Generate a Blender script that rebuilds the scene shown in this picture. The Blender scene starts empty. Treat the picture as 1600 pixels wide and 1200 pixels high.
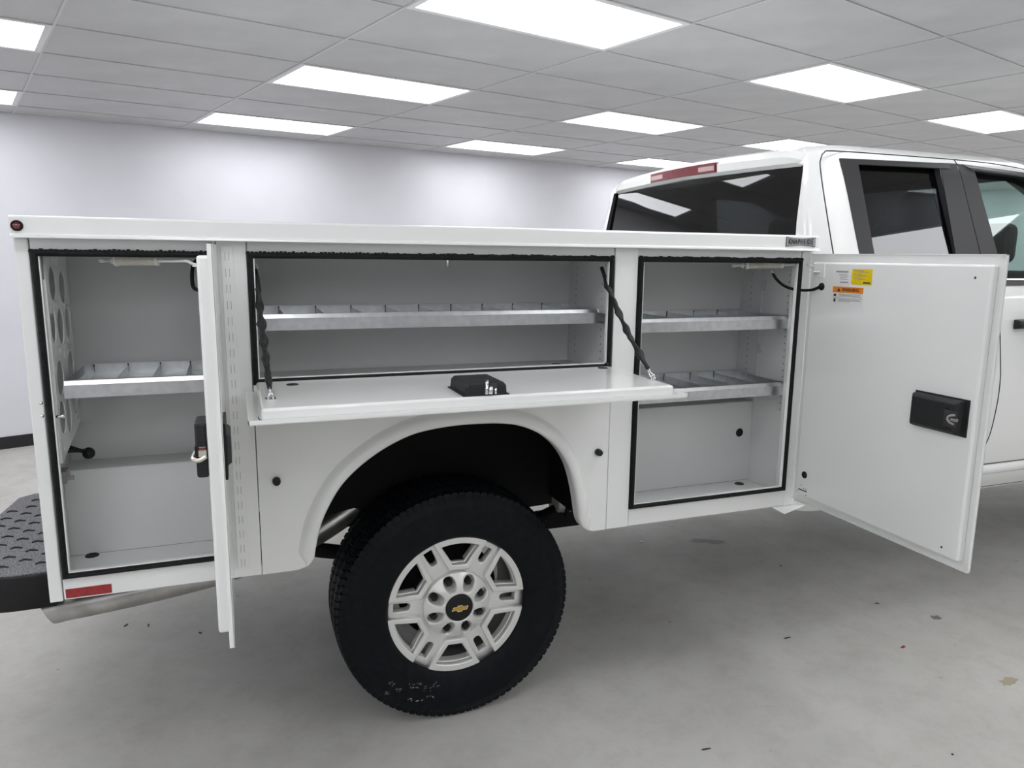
import bpy, bmesh, math, random
import numpy as np
from mathutils import Matrix, Vector
random.seed(7)
sc = bpy.context.scene
COL = sc.collection
PI = math.pi
# ------------------------------------------------------------------ camera
FPX = 1152.5                                   # focal length in pixels of the 1600x1200 frame
YAW, PITCH, ROLL = [math.radians(v) for v in (53.11, 10.14, -0.16)]   # in the room's own axes
TRUCK_YAW, RAKE = math.radians(-16.414), math.radians(0.873)         # truck heading in the room, nose-down rake
CAM_L = np.array([-.65, -2.10, 1.56])          # camera in the truck's frame (origin: rear tyre contact, y=0: side face)
def _camrot():
    f = np.array([math.cos(PITCH)*math.cos(YAW), math.cos(PITCH)*math.sin(YAW), -math.sin(PITCH)])
    r = np.array([math.sin(YAW), -math.cos(YAW), 0]); u = np.cross(r, f)
    return np.array([r*math.cos(ROLL)+u*math.sin(ROLL), -r*math.sin(ROLL)+u*math.cos(ROLL), f])
def _frame(yaw, rk):
    t0 = np.array([math.cos(yaw), math.sin(yaw), 0]); n = np.array([-math.sin(yaw), math.cos(yaw), 0]); up = np.array([0, 0, 1.])
    return np.array([t0*math.cos(rk)-up*math.sin(rk), n, up*math.cos(rk)+t0*math.sin(rk)])
RM = _camrot(); TF = _frame(TRUCK_YAW, RAKE); WF = _frame(TRUCK_YAW, 0)
RY = np.array([[math.cos(RAKE), 0, math.sin(RAKE)], [0, 1, 0], [-math.sin(RAKE), 0, math.cos(RAKE)]])
CAM_W = RY @ CAM_L
def _ray(px, py): return np.array([(px-800)/FPX, -(py-600)/FPX, 1.0]) @ RM
def PY(px, py, y):                             # photo pixel -> truck frame point on plane y
    d = TF @ _ray(px, py); return CAM_L + d*(y-CAM_L[1])/d[1]
def PX(px, py, x):
    d = TF @ _ray(px, py); return CAM_L + d*(x-CAM_L[0])/d[0]
def PZ(px, py, z):
    d = TF @ _ray(px, py); return CAM_L + d*(z-CAM_L[2])/d[2]
def PFLOOR(px, py):                            # photo pixel -> world floor
    d = WF @ _ray(px, py); return CAM_W + d*(0-CAM_W[2])/d[2]
cam = bpy.data.cameras.new('camera'); camo = bpy.data.objects.new('camera', cam); COL.objects.link(camo)
cam.sensor_fit = 'HORIZONTAL'; cam.sensor_width = 36; cam.lens = FPX/1600*36; cam.clip_start = .02
A = RM @ WF.T
camo.matrix_world = Matrix(((A[0][0], A[1][0], -A[2][0], CAM_W[0]), (A[0][1], A[1][1], -A[2][1], CAM_W[1]), (A[0][2], A[1][2], -A[2][2], CAM_W[2]), (0, 0, 0, 1)))
sc.camera = camo
# ------------------------------------------------------------------ world, exposure
w = bpy.data.worlds.new('World'); sc.world = w; w.use_nodes = True
w.node_tree.nodes['Background'].inputs[0].default_value = (.6, .62, .66, 1); w.node_tree.nodes['Background'].inputs[1].default_value = .1
sc.view_settings.view_transform = 'Standard'; sc.view_settings.look = 'None'; sc.view_settings.gamma = 1
sc.view_settings.use_curve_mapping = False; sc.view_settings.exposure = 0.06
PANEL_STRENGTH = 7.0
# ------------------------------------------------------------------ materials
def mat(name, col, rough=.5, metal=0, spec=.5, coat=0, emit=None, es=0):
    m = bpy.data.materials.new(name); m.use_nodes = True; b = m.node_tree.nodes['Principled BSDF']
    b.inputs['Base Color'].default_value = (*col, 1); b.inputs['Roughness'].default_value = rough; b.inputs['Metallic'].default_value = metal
    b.inputs['Specular IOR Level'].default_value = spec; b.inputs['Coat Weight'].default_value = coat; b.inputs['Coat Roughness'].default_value = .05
    if emit: b.inputs['Emission Color'].default_value = (*emit, 1); b.inputs['Emission Strength'].default_value = es
    return m
def noisy(m, c0, c1, scale=5, detail=6, lo=.35, hi=.65, bump=0, bscale=None, rough=None, voronoi=False):
    nt = m.node_tree; N = nt.nodes; L = nt.links; b = N['Principled BSDF']
    tc = N.new('ShaderNodeTexCoord')
    if voronoi: n = N.new('ShaderNodeTexVoronoi'); n.inputs['Scale'].default_value = scale; src = n.outputs['Color']
    else: n = N.new('ShaderNodeTexNoise'); n.inputs['Scale'].default_value = scale; n.inputs['Detail'].default_value = detail; src = n.outputs['Fac']
    L.new(tc.outputs['Object'], n.inputs['Vector'])
    r = N.new('ShaderNodeValToRGB'); r.color_ramp.elements[0].position = lo; r.color_ramp.elements[1].position = hi
    r.color_ramp.elements[0].color = (*c0, 1); r.color_ramp.elements[1].color = (*c1, 1)
    L.new(src, r.inputs[0]); L.new(r.outputs[0], b.inputs['Base Color'])
    if bump:
        n2 = N.new('ShaderNodeTexNoise'); n2.inputs['Scale'].default_value = bscale or scale; n2.inputs['Detail'].default_value = 4
        L.new(tc.outputs['Object'], n2.inputs['Vector'])
        bp = N.new('ShaderNodeBump'); bp.inputs['Strength'].default_value = bump; bp.inputs['Distance'].default_value = .002
        L.new(n2.outputs['Fac'], bp.inputs['Height']); L.new(bp.outputs[0], b.inputs['Normal'])
    return m
def glass(name, tint, ior=1.5):
    m = bpy.data.materials.new(name); m.use_nodes = True; nt = m.node_tree; N = nt.nodes; L = nt.links
    N.remove(N['Principled BSDF'])
    t = N.new('ShaderNodeBsdfTransparent'); t.inputs[0].default_value = (*tint, 1)
    g = N.new('ShaderNodeBsdfGlossy'); g.inputs['Roughness'].default_value = .01; g.inputs[0].default_value = (1, 1, 1, 1)
    lw = N.new('ShaderNodeLayerWeight'); lw.inputs[0].default_value = .5
    pw = N.new('ShaderNodeMath'); pw.operation = 'POWER'; pw.inputs[1].default_value = 5; L.new(lw.outputs['Facing'], pw.inputs[0])
    r0 = ((ior-1)/(ior+1))**2; f = N.new('ShaderNodeMath'); f.operation = 'MULTIPLY_ADD'; f.inputs[1].default_value = 1-r0; f.inputs[2].default_value = r0; L.new(pw.outputs[0], f.inputs[0])
    mx = N.new('ShaderNodeMixShader'); L.new(f.outputs[0], mx.inputs[0]); L.new(t.outputs[0], mx.inputs[1]); L.new(g.outputs[0], mx.inputs[2])
    L.new(mx.outputs[0], N['Material Output'].inputs[0]); return m
M = {}
M['paint'] = mat('white_paint', (.84, .85, .83), .26, coat=.6)
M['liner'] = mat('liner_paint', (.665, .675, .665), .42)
M['rubber'] = noisy(mat('black_rubber', (.006, .006, .006), .65, spec=.25), (.003, .003, .003), (.010, .010, .011), 120, bump=.6)
M['black'] = mat('black_plastic', (.008, .008, .009), .45, spec=.35)
M['latch'] = noisy(mat('textured_black_plastic', (.012, .012, .013), .5, spec=.4), (.009, .009, .010), (.016, .017, .018), 200, bump=.5)
M['galv'] = noisy(mat('galvanised_steel', (.6, .62, .63), .32, .95), (.58, .60, .605), (.70, .715, .72), 45, lo=.3, hi=.7)
M['zinc'] = mat('zinc_plated_steel', (.72, .70, .62), .3, .8)
M['spring'] = mat('cream_coated_spring', (.68, .66, .58), .35)
M['whiterod'] = mat('white_painted_rod', (.8, .8, .78), .35)
M['steel'] = noisy(mat('brushed_stainless', (.55, .54, .52), .32, .9), (.42, .41, .39), (.6, .59, .57), 14)
M['dark_steel'] = mat('dark_frame_steel', (.006, .006, .006), .7, spec=.2)
M['grey_steel'] = mat('bare_cast_steel', (.36, .35, .33), .5, .7)
M['silver'] = mat('silver_wheel_paint', (.80, .80, .77), .32, .35, coat=.4)
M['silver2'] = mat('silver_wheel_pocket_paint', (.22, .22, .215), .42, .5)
M['chrome'] = mat('bright_chrome', (.78, .78, .79), .1, 1.0)
M['tyre'] = noisy(mat('tyre_rubber', (.004, .006, .008), .5, spec=.14), (.003, .0045, .006), (.006, .008, .010), 40, bump=.25, bscale=160)
M['gold'] = mat('gold_enamel', (.62, .38, .06), .3, .6)
M['lens'] = mat('red_lens', (.16, .008, .012), .12, coat=1)
M['lens_clear'] = mat('pale_lens', (.55, .38, .36), .15, coat=1)
M['reflector'] = noisy(mat('red_reflector', (.30, .006, .012), .3, coat=.5), (.24, .004, .01), (.36, .01, .016), 90)
M['glass_rear'] = glass('privacy_glass', (.2, .2, .21), 1.6)
M['glass_front'] = glass('green_tinted_glass', (.82, .90, .87), 1.5)
M['bumper_top'] = noisy(mat('speckled_step_plastic', (.1, .1, .1), .7), (.045, .047, .05), (.19, .19, .20), 230, lo=.4, hi=.6, bump=.5)
M['trim'] = mat('satin_pillar_trim', (.022, .022, .023), .4)
M['interior'] = mat('dark_cab_interior', (.022, .022, .024), .75)
M['white_label'] = mat('white_label', (.78, .78, .76), .4)
M['yellow_label'] = mat('yellow_label', (.80, .58, .0), .4)
M['orange_label'] = mat('orange_label', (.80, .24, .01), .4)
M['ink'] = mat('black_ink', (.03, .03, .03), .5)
M['grey_ink'] = mat('grey_ink', (.3, .3, .31), .5)
M['badge'] = mat('silver_badge', (.42, .42, .43), .35, .3)
M['chalk'] = mat('white_chalk', (.4, .4, .4), .9)
M['wall'] = noisy(mat('white_wall', (.74, .735, .77), .55), (.715, .71, .755), (.745, .74, .785), 2.2)
M['wall_grey'] = mat('grey_wall', (.30, .30, .31), .6)
M['under'] = mat('light_blocking_black', (.012, .012, .012), .85, spec=.2)  # near black, so the added blockers bounce little light onto the floor
M['tile'] = noisy(mat('grey_ceiling_tile', (.6, .6, .6), .5), (.53, .53, .535), (.585, .585, .59), 3.0)
M['tbar'] = mat('ceiling_grid_bar', (.62, .62, .62), .4)
M['gap'] = mat('dark_joint', (.05, .05, .05), .8)
M['basebd'] = mat('black_baseboard', (.012, .012, .014), .45)
M['panel_frame'] = mat('light_frame', (.8, .8, .8), .4)
M['lit'] = mat('lit_diffuser', (.9, .9, .9), .6, emit=(.955, .965, 1.0), es=PANEL_STRENGTH)
def floor_mat():
    m = mat('sealed_concrete', (.5, .5, .48), .55, spec=.3); nt = m.node_tree; N = nt.nodes; L = nt.links; b = N['Principled BSDF']
    tc = N.new('ShaderNodeTexCoord')
    def noise(s, d, ro=.6):
        n = N.new('ShaderNodeTexNoise'); n.inputs['Scale'].default_value = s; n.inputs['Detail'].default_value = d; n.inputs['Roughness'].default_value = ro
        L.new(tc.outputs['Object'], n.inputs['Vector']); return n.outputs['Fac']
    def ramp(src, p0, p1, c0, c1):
        r = N.new('ShaderNodeValToRGB'); r.color_ramp.elements[0].position = p0; r.color_ramp.elements[1].position = p1
        r.color_ramp.elements[0].color = (*c0, 1); r.color_ramp.elements[1].color = (*c1, 1); L.new(src, r.inputs[0]); return r.outputs[0]
    def mix(mode, f, a, c):
        x = N.new('ShaderNodeMix'); x.data_type = 'RGBA'; x.blend_type = mode; x.inputs[0].default_value = f; L.new(a, x.inputs[6]); L.new(c, x.inputs[7]); return x.outputs[2]
    c = ramp(noise(1.3, 8), .3, .7, (.44, .432, .402), (.545, .537, .505))
    c = mix('MULTIPLY', .55, c, ramp(noise(7, 10, .75), .3, .55, (.72, .71, .69), (1, 1, 1)))
    c = mix('MULTIPLY', .6, c, ramp(noise(28, 6, .7), .24, .34, (.45, .43, .40), (1, 1, 1)))
    v = N.new('ShaderNodeTexVoronoi'); v.inputs['Scale'].default_value = 5; L.new(tc.outputs['Object'], v.inputs['Vector'])
    c = mix('MULTIPLY', .6, c, ramp(v.outputs['Distance'], .02, .045, (.25, .24, .22), (1, 1, 1)))
    L.new(c, b.inputs['Base Color'])
    L.new(ramp(noise(3, 8), .3, .7, (.45, .45, .45), (.62, .62, .62)), b.inputs['Roughness'])
    return m
M['floor'] = floor_mat()
M['stain'] = mat('dark_floor_stain', (.17, .165, .155), .5)
M['stain_tan'] = mat('tan_floor_stain', (.36, .31, .22), .6)
# ------------------------------------------------------------------ mesh helpers
def link(name, me, parent=None, mats=None):
    o = bpy.data.objects.new(name, me); COL.objects.link(o)
    if parent is not None: o.parent = parent
    if mats:
        for m in (mats if isinstance(mats, (list, tuple)) else [mats]): me.materials.append(M[m] if isinstance(m, str) else m)
    return o
class MB:
    def __init__(s): s.v = []; s.f = []; s.m = []; s.s = []
    def add(s, vs, fs, mi=0, sm=False):
        o = len(s.v); s.v += [tuple(map(float, q)) for q in vs]; s.f += [tuple(i+o for i in q) for q in fs]; s.m += [mi]*len(fs); s.s += [sm]*len(fs); return s
    def box(s, x0, x1, y0, y1, z0, z1, mi=0):
        return s.add([(x, y, z) for z in (z0, z1) for y in (y0, y1) for x in (x0, x1)],
                     [(0, 2, 3, 1), (4, 5, 7, 6), (0, 1, 5, 4), (2, 6, 7, 3), (0, 4, 6, 2), (1, 3, 7, 5)], mi)
    def grid(s, rows, mi=0, sm=True, closed=False, cap0=False, cap1=False, flip=False):
        n = len(rows[0]); vs = [q for r in rows for q in r]; fs = []
        for i in range(len(rows)-1):
            for j in range(n if closed else n-1):
                k = (j+1) % n; q = (i*n+j, i*n+k, (i+1)*n+k, (i+1)*n+j); fs.append(q[::-1] if flip else q)
        if cap0: fs.append(tuple(range(n))[::1 if flip else -1])
        if cap1: fs.append(tuple((len(rows)-1)*n+j for j in range(n))[::-1 if flip else 1])
        return s.add(vs, fs, mi, sm)
    def tube(s, path, r, n=8, mi=0, caps=True, prof=None):
        P = [Vector(q) for q in path]; rows = []; up = None
        for i, q in enumerate(P):
            t = (P[min(i+1, len(P)-1)]-P[max(i-1, 0)]).normalized()
            if up is None: up = Vector((0, 0, 1)) if abs(t.z) < .9 else Vector((1, 0, 0))
            a = t.cross(up).normalized(); up = a.cross(t).normalized()
            rr = r[i] if isinstance(r, (list, tuple)) else r
            rows.append([q+rr*(math.cos(2*PI*k/n)*a+math.sin(2*PI*k/n)*up) for k in range(n)] if prof is None else prof(i, q, a, up))
        return s.grid(rows, mi, True, True, caps, caps)
    def lathe(s, prof, c, axis='y', n=48, mi=0, sm=True, closed=False):
        rows = []
        for i in range(n):
            t = 2*PI*i/n; row = []
            for r, h in prof:
                u, v = r*math.cos(t), r*math.sin(t)
                row.append({'y': (c[0]+u, c[1]+h, c[2]+v), 'x': (c[0]+h, c[1]+u, c[2]+v), 'z': (c[0]+u, c[1]+v, c[2]+h)}[axis])
            rows.append(row)
        rows.append(rows[0]); return s.grid(rows, mi, sm)
    def build(s, name, mats, parent=None, bevel=0, seg=2, weld=False):
        me = bpy.data.meshes.new(name); me.from_pydata(s.v, [], s.f)
        me.polygons.foreach_set('material_index', s.m); me.polygons.foreach_set('use_smooth', s.s)
        bm = bmesh.new(); bm.from_mesh(me)
        if weld: bmesh.ops.remove_doubles(bm, verts=bm.verts, dist=1e-5)
        bmesh.ops.recalc_face_normals(bm, faces=bm.faces); bm.to_mesh(me); bm.free(); me.update()
        o = link(name, me, parent, mats)
        if bevel:
            b = o.modifiers.new('bevel', 'BEVEL'); b.width = bevel; b.segments = seg; b.limit_method = 'ANGLE'; b.angle_limit = math.radians(40); b.harden_normals = False
        return o
def box(name, m, parent, x0, x1, y0, y1, z0, z1, bevel=.0015): return MB().box(x0, x1, y0, y1, z0, z1).build(name, m, parent, bevel)
MAPS = {'face': Matrix(((1, 0, 0), (0, 0, -1), (0, 1, 0))).to_4x4(),      # (u,v,w) -> x=u, z=v, y=-w
        'door': Matrix(((0, 0, 1), (1, 0, 0), (0, 1, 0))).to_4x4(),       # y=u, z=v, x=w
        'flat': Matrix.Identity(4)}
def plate_mesh(polys, thick, plane, at, bevel=0, res=2):
    cu = bpy.data.curves.new('t', 'CURVE'); cu.dimensions = '2D'; cu.fill_mode = 'BOTH'; cu.extrude = max(thick/2-bevel, 1e-4); cu.bevel_depth = bevel; cu.bevel_resolution = res-1
    for poly in polys:
        sp = cu.splines.new('POLY'); sp.points.add(len(poly)-1); sp.use_cyclic_u = True
        for pt, q in zip(sp.points, poly): pt.co = (q[0], q[1], 0, 1)
    o = bpy.data.objects.new('t', cu); COL.objects.link(o); bpy.context.view_layer.update()
    dg = bpy.context.evaluated_depsgraph_get(); me = bpy.data.meshes.new_from_object(o.evaluated_get(dg)); me.materials.clear()
    bpy.data.objects.remove(o); bpy.data.curves.remove(cu)
    # `at` = coordinate of the plate's front face along w
    me.transform(MAPS[plane] @ Matrix.Translation((0, 0, at-thick/2)) if plane != 'face' else MAPS[plane] @ Matrix.Translation((0, 0, -at-thick/2)))
    return me
def plate(name, m, parent, polys, thick, plane, at, bevel=0, smooth=False):
    me = plate_mesh(polys, thick, plane, at, bevel); me.name = name
    return link(name, me, parent, m)
def circ(cx, cy, r, n=24, ry=None): return [(cx+r*math.cos(2*PI*k/n), cy+(ry or r)*math.sin(2*PI*k/n)) for k in range(n)]
def rect(x0, x1, y0, y1): return [(x0, y0), (x1, y0), (x1, y1), (x0, y1)]
def rrect(x0, x1, y0, y1, r, n=4):
    out = []
    for cx, cy, a0 in ((x1-r, y0+r, -PI/2), (x1-r, y1-r, 0), (x0+r, y1-r, PI/2), (x0+r, y0+r, PI)):
        out += [(cx+r*math.cos(a0+PI/2*k/n), cy+r*math.sin(a0+PI/2*k/n)) for k in range(n+1)]
    return out
def smooth_path(pts, n=8):
    P = [np.array(q, float) for q in pts]; out = []
    for i in range(len(P)-1):
        p0, p1, p2, p3 = P[max(i-1, 0)], P[i], P[i+1], P[min(i+2, len(P)-1)]
        for k in range(n):
            t = k/n; out.append(.5*((2*p1)+(-p0+p2)*t+(2*p0-5*p1+4*p2-p3)*t*t+(-p0+3*p1-3*p2+p3)*t**3))
    out.append(P[-1]); return out
def text_mesh(txt, size, bold=False):
    cu = bpy.data.curves.new('t', 'FONT'); cu.body = txt; cu.size = size; cu.align_x = 'CENTER'; cu.align_y = 'CENTER'; cu.extrude = .0003; cu.resolution_u = 3
    if bold: cu.offset = size*.022
    o = bpy.data.objects.new('t', cu); COL.objects.link(o); bpy.context.view_layer.update()
    dg = bpy.context.evaluated_depsgraph_get(); me = bpy.data.meshes.new_from_object(o.evaluated_get(dg)); me.materials.clear()
    bpy.data.objects.remove(o); bpy.data.curves.remove(cu); return me
def tag(o, label=None, cat=None, group=None, kind=None):
    if label: o['label'] = label
    if cat: o['category'] = cat
    if group: o['group'] = group
    if kind: o['kind'] = kind
    return o
def empty(name, loc=(0, 0, 0), rot=(0, 0, 0)):
    o = bpy.data.objects.new(name, None); COL.objects.link(o); o.location = loc; o.rotation_euler = rot; return o
def dup(o, parent):
    c = o.copy(); COL.objects.link(c); c.parent = parent; return c
# ------------------------------------------------------------------ the room (axes turned against the truck)
FT = .3048; CELL_A, CELL_B = 4*FT, 2*FT
ROOM_CAM = np.array([-.517, -3.103])
H = CAM_W[2]+1.073                              # ceiling height
def RP(x, y): return CAM_W[:2] + (WF[:2, :2] @ (np.array([x, y])-ROOM_CAM))     # room -> world
RROT = -TRUCK_YAW
A0, A1, B0, B1 = -3, 12, -14, 7
X0, X1, Y0, Y1 = A0*CELL_A, A1*CELL_A, B0*CELL_B, 4.05
org = RP(0, 0)
def place(o): o.location = (org[0], org[1], o.location.z); o.rotation_euler = (0, 0, RROT); return o
floor = place(MB().add([(X0, Y0, 0), (X1, Y0, 0), (X1, Y1, 0), (X0, Y1, 0)], [(0, 1, 2, 3)]).build('floor', 'floor')); tag(floor, kind='structure')
for nm, (a, b, c, d) in {'wall_back': (X0, X1, Y1, Y1+.12), 'wall_front': (X0, X1, Y0-.12, Y0), 'wall_left': (X0-.12, X0, Y0, Y1), 'wall_right': (X1, X1+.12, Y0, Y1)}.items():
    tag(place(box(nm, 'wall_grey' if nm == 'wall_front' else 'wall', None, a, b, c, d, 0, H+.12, 0)), kind='structure')
for nm, (a, b, c, d) in {'baseboard_back': (X0, X1, Y1-.012, Y1), 'baseboard_front': (X0, X1, Y0, Y0+.012), 'baseboard_left': (X0, X0+.012, Y0+.012, Y1-.012), 'baseboard_right': (X1-.012, X1, Y0+.012, Y1-.012)}.items():
    tag(place(box(nm, 'basebd', None, a, b, c, d, 0, .10, .002)), kind='structure')
ceil = place(box('ceiling', 'gap', None, X0-.12, X1+.12, Y0-.12, Y1+.12, H+.04, H+.12, 0)); tag(ceil, kind='structure')
LIGHTS = {(a, b) for a in range(A0, A1) if a % 2 for b in (-13, -10, -7, -4, -1, 2, 5)}
tile_me = {}
def tile_mesh(lb):
    k = round(lb, 3)
    if k not in tile_me:
        o = MB().box(.005, CELL_A-.005, .004, lb-.004, 0, .012).build('ceiling_tile', 'tile'); tile_me[k] = o.data; bpy.data.objects.remove(o)
    return tile_me[k]
lit_frame = plate_mesh([rect(.004, CELL_A-.004, .004, CELL_B-.004), rect(.035, CELL_A-.035, .035, CELL_B-.035)], .014, 'flat', .010); lit_frame.materials.append(M['panel_frame'])
t_ = MB().box(.034, CELL_A-.034, .034, CELL_B-.034, .002, .010).build('diffuser', 'lit'); lit_diff = t_.data; bpy.data.objects.remove(t_)
for a in range(A0, A1):
    for b in range(B0, B1):
        lb = min(CELL_B, Y1-b*CELL_B)
        if (a, b) in LIGHTS:
            p = RP(a*CELL_A, b*CELL_B); e = empty('ceiling_light', (p[0], p[1], H), (0, 0, RROT))
            tag(e, 'bright white rectangular light panel set flush in the grey tile ceiling', 'ceiling light', 'recessed ceiling light panels')
            link('frame', lit_frame, e); link('diffuser', lit_diff, e)
        else:
            o = link('ceiling_tile', tile_mesh(lb), ceil); o.location = (a*CELL_A, b*CELL_B, H+.002)
def bar(x0, x1, y0, y1): return MB().box(x0, x1, y0, y1, H-.003, H+.003).build('grid_bar', 'tbar', ceil)
for a in range(A0, A1+1): bar(a*CELL_A-.006, a*CELL_A+.006, Y0, Y1)
for b in range(B0, B1): bar(X0, X1, b*CELL_B-.002, b*CELL_B+.002)
# ------------------------------------------------------------------ the truck
YC0 = .99
T = empty('utility_truck', (0, 0, 0), (0, RAKE, 0))
tag(T, 'white pickup truck with a service body whose side compartment doors stand open', 'truck')
def P(name, m, *a, **k): return box(name, m, T, *a, **k)
XL, XR, ZB = -1.139, 1.271, .657
# ---- face panels of the near side pack
P('rear_post', 'paint', XL, -1.1085, 0, .05, ZB-.002, 1.59, bevel=.003)
P('rear_sill_panel', 'paint', -1.1065, -.6905, .002, .03, ZB, .716, bevel=.003)
P('rear_pillar_panel', 'paint', -.6885, -.6145, 0, .03, ZB, 1.59, bevel=.002)
P('front_pillar_panel', 'paint', .4845, .5675, 0, .03, ZB, 1.59, bevel=.002)
P('front_sill_panel', 'paint', .5695, 1.2285, .002, .03, ZB, .718, bevel=.003)
P('front_post', 'paint', 1.2225, XR, 0, .05, ZB, 1.59, bevel=.003)
for x0, x1 in ((-1.1065, -.6905), (-.6125, .4825), (.5695, 1.2205)):
    P('header_panel', 'paint', x0, x1, .004, .03, 1.563, 1.592, bevel=.001)
P('lower_lip_panel', 'paint', -.6125, .4825, .004, .03, 1.165, 1.206, bevel=.001)
P('end_panel', 'paint', XL, XL+.003, .05, .435, .68, 1.6); P('bulkhead_panel', 'paint', XR-.004, XR, .05, .385, .68, 1.6)
P('bed_side_panel', 'paint', XL, XR, .425, .435, .70, 1.6)
# fender panel with the flared wheel arch
ARCH_IN = [(-.517, .657), (-.487, .668), (-.470, .690), (-.4647, .72), (-.4494, .7862), (-.425, .842), (-.3916, .8962), (-.35, .940), (-.2973, .9801), (-.235, 1.015), (-.1631, 1.0413), (-.07, 1.054), (.0163, 1.0562), (.10, 1.052), (.1632, 1.0399), (.225, 1.013), (.2735, .9776), (.306, .942), (.3318, .8984), (.349, .85), (.362, .798), (.3725, .74), (.3786, .7081), (.393, .680), (.418, .663), (.452, .657)]
def offset_arch(d):
    out = []; n = len(ARCH_IN)
    for i, (x, z) in enumerate(ARCH_IN):
        a = np.array(ARCH_IN[max(i-1, 0)]); b = np.array(ARCH_IN[min(i+1, n-1)]); t = (b-a)/np.linalg.norm(b-a)
        q = np.array([x, z])+d*np.array([-t[1], t[0]])
        if i in (0, 1): q = np.array([x - d*.15*(1-i*.2), z if i == 0 else z])
        if i in (n-2, n-1): q = np.array([x + d*.1, z])
        out.append((q[0], max(q[1], .657)))
    return [(q[0], max(q[1], .657)) for q in smooth_path(out, 4)]
AB = offset_arch(.046)
outline = [(-.6125, .657)]+AB+[(.4825, .657), (.4825, 1.164), (-.6125, 1.164)]
plate('fender_panel', 'paint', T, [outline], .02, 'face', 0.0)
prof = [(1.0, 0.0), (.9, -.004), (.78, -.013), (.6, -.021), (.35, -.024), (.12, -.022), (0, -.015), (-.02, -.004), (-.02, .03)]
rows = []
for k, y in prof:
    q = offset_arch(.046*k); nq = len(q); fade = lambda i: min(1, min(i, nq-1-i)/16.)
    rows.append([(a[0], y*fade(i) if y < 0 else y, a[1]) for i, a in enumerate(q)])
MB().grid(rows).build('fender_flare', 'paint', T)
for px, py in ((432, 751), (934, 706)):
    q = PY(px, py, 0); MB().lathe([(0, -.022), (.007, -.022), (.010, -.019), (.0115, -.008), (.0115, 0)], (q[0], 0, q[2]), 'y', 20).build('rubber_stop', 'black', T)
# ---- compartment liners
def liner(name, x0, x1, z0, z1, ledge, dlow, depth=.36):
    b = MB(); t = .004
    b.box(x0-t, x0, .012, depth, z0, z1); b.box(x1, x1+t, .012, depth, z0, z1); b.box(x0, x1, .012, depth, z1, z1+t)
    b.box(x0, x1, .012, dlow, z0-t, z0)
    if ledge:
        b.box(x0, x1, dlow, dlow+t, z0, ledge); b.box(x0, x1, dlow, depth, ledge, ledge+t); b.box(x0, x1, depth, depth+t, ledge, z1)
    else: b.box(x0, x1, depth, depth+t, z0, z1)
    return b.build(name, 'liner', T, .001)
liner('compartment_liner', -1.132, -.6855, .686, 1.585, .937, .245)
liner('compartment_liner', -.6135, .4935, 1.185, 1.585, None, .36)
liner('compartment_liner', .5685, 1.2515, .686, 1.585, 1.003, .245)
# rubber seals and the bright inner return lip of each opening
def seal(x0, x1, z0, z1, right=.016):
    wd = .0155; n = 1
    b = MB(); prof = [(0, .012), (0, -.004), (.2, -.011), (.5, -.013), (.8, -.011), (1, -.004), (1, .012)]
    rows = []
    for k, y in prof:
        d = k*wd; dr = k*right
        rows.append([(x0+d, y, z0+d), (x1-dr, y, z0+d), (x1-dr, y, z1-d), (x0+d, y, z1-d)])
    b.grid(rows, 0, False, True); o = b.build('door_seal', 'rubber', T)
    plate('seal_lip', 'paint', o, [[(x0+wd, z1-wd), (x0+wd, z0+wd), (x1-right, z0+wd), (x1-right, z1-wd), (x1-right-.003, z1-wd), (x1-right-.003, z0+wd+.003), (x0+wd+.003, z0+wd+.003), (x0+wd+.003, z1-wd)]], .012, 'face', -.004)
    # crimped bristle edge along the top
    bb = MB(); x = x0; 
    while x < x1-.008:
        hgt = .001+.0035*random.random(); bb.add([(x-.003, -.012, z1-.004), (x+.009, -.012, z1-.004), (x+.006, -.012, z1+hgt), (x, -.012, z1+hgt), (x-.003, -.002, z1-.004), (x+.009, -.002, z1-.004), (x+.006, -.002, z1+hgt), (x, -.002, z1+hgt)], [(0, 1, 2, 3), (7, 6, 5, 4), (3, 2, 6, 7), (0, 3, 7, 4), (1, 5, 6, 2)]); x += .0105
    bb.build('seal_bristle', 'rubber', o)['kind'] = 'stuff'
seal(-1.105, -.6905, .717, 1.562); seal(-.6135, .4785, 1.2065, 1.562); seal(.5695, 1.2205, .7185, 1.562)
# ---- top rail
b = MB(); pr = [(-.030, 1.598), (-.036, 1.596), (-.037, 1.5895), (.0, 1.5895), (.0, 1.600), (.385, 1.600), (.385, 1.640), (-.024, 1.642), (-.029, 1.640), (-.031, 1.636)]
b.grid([[(x, y, z) for y, z in pr] for x in (-1.137, 1.263)], 0, False, True, True, True)
rail = b.build('top_rail', 'paint', T, .0015)
q = PY(26.5, 352.5, -.031)
ml = MB().lathe([(0, -.007), (.0105, -.007), (.0125, -.004), (.0125, 0), (.0, 0)], (q[0], -.031, q[2]), 'y', 28).build('marker_light', 'black', rail)
bpy.data.objects.remove(ml)
ml = MB(); ml.lathe([(.0075, -.006), (.0115, -.007), (.0128, -.004), (.0128, 0)], (q[0], -.031, q[2]), 'y', 28, 0); ml.lathe([(0, -.012), (.004, -.0112), (.0078, -.007)], (q[0], -.031, q[2]), 'y', 28, 1)
tag(ml.build('marker_light', ['rubber', 'lens'], rail), 'small round red marker light')
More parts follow.
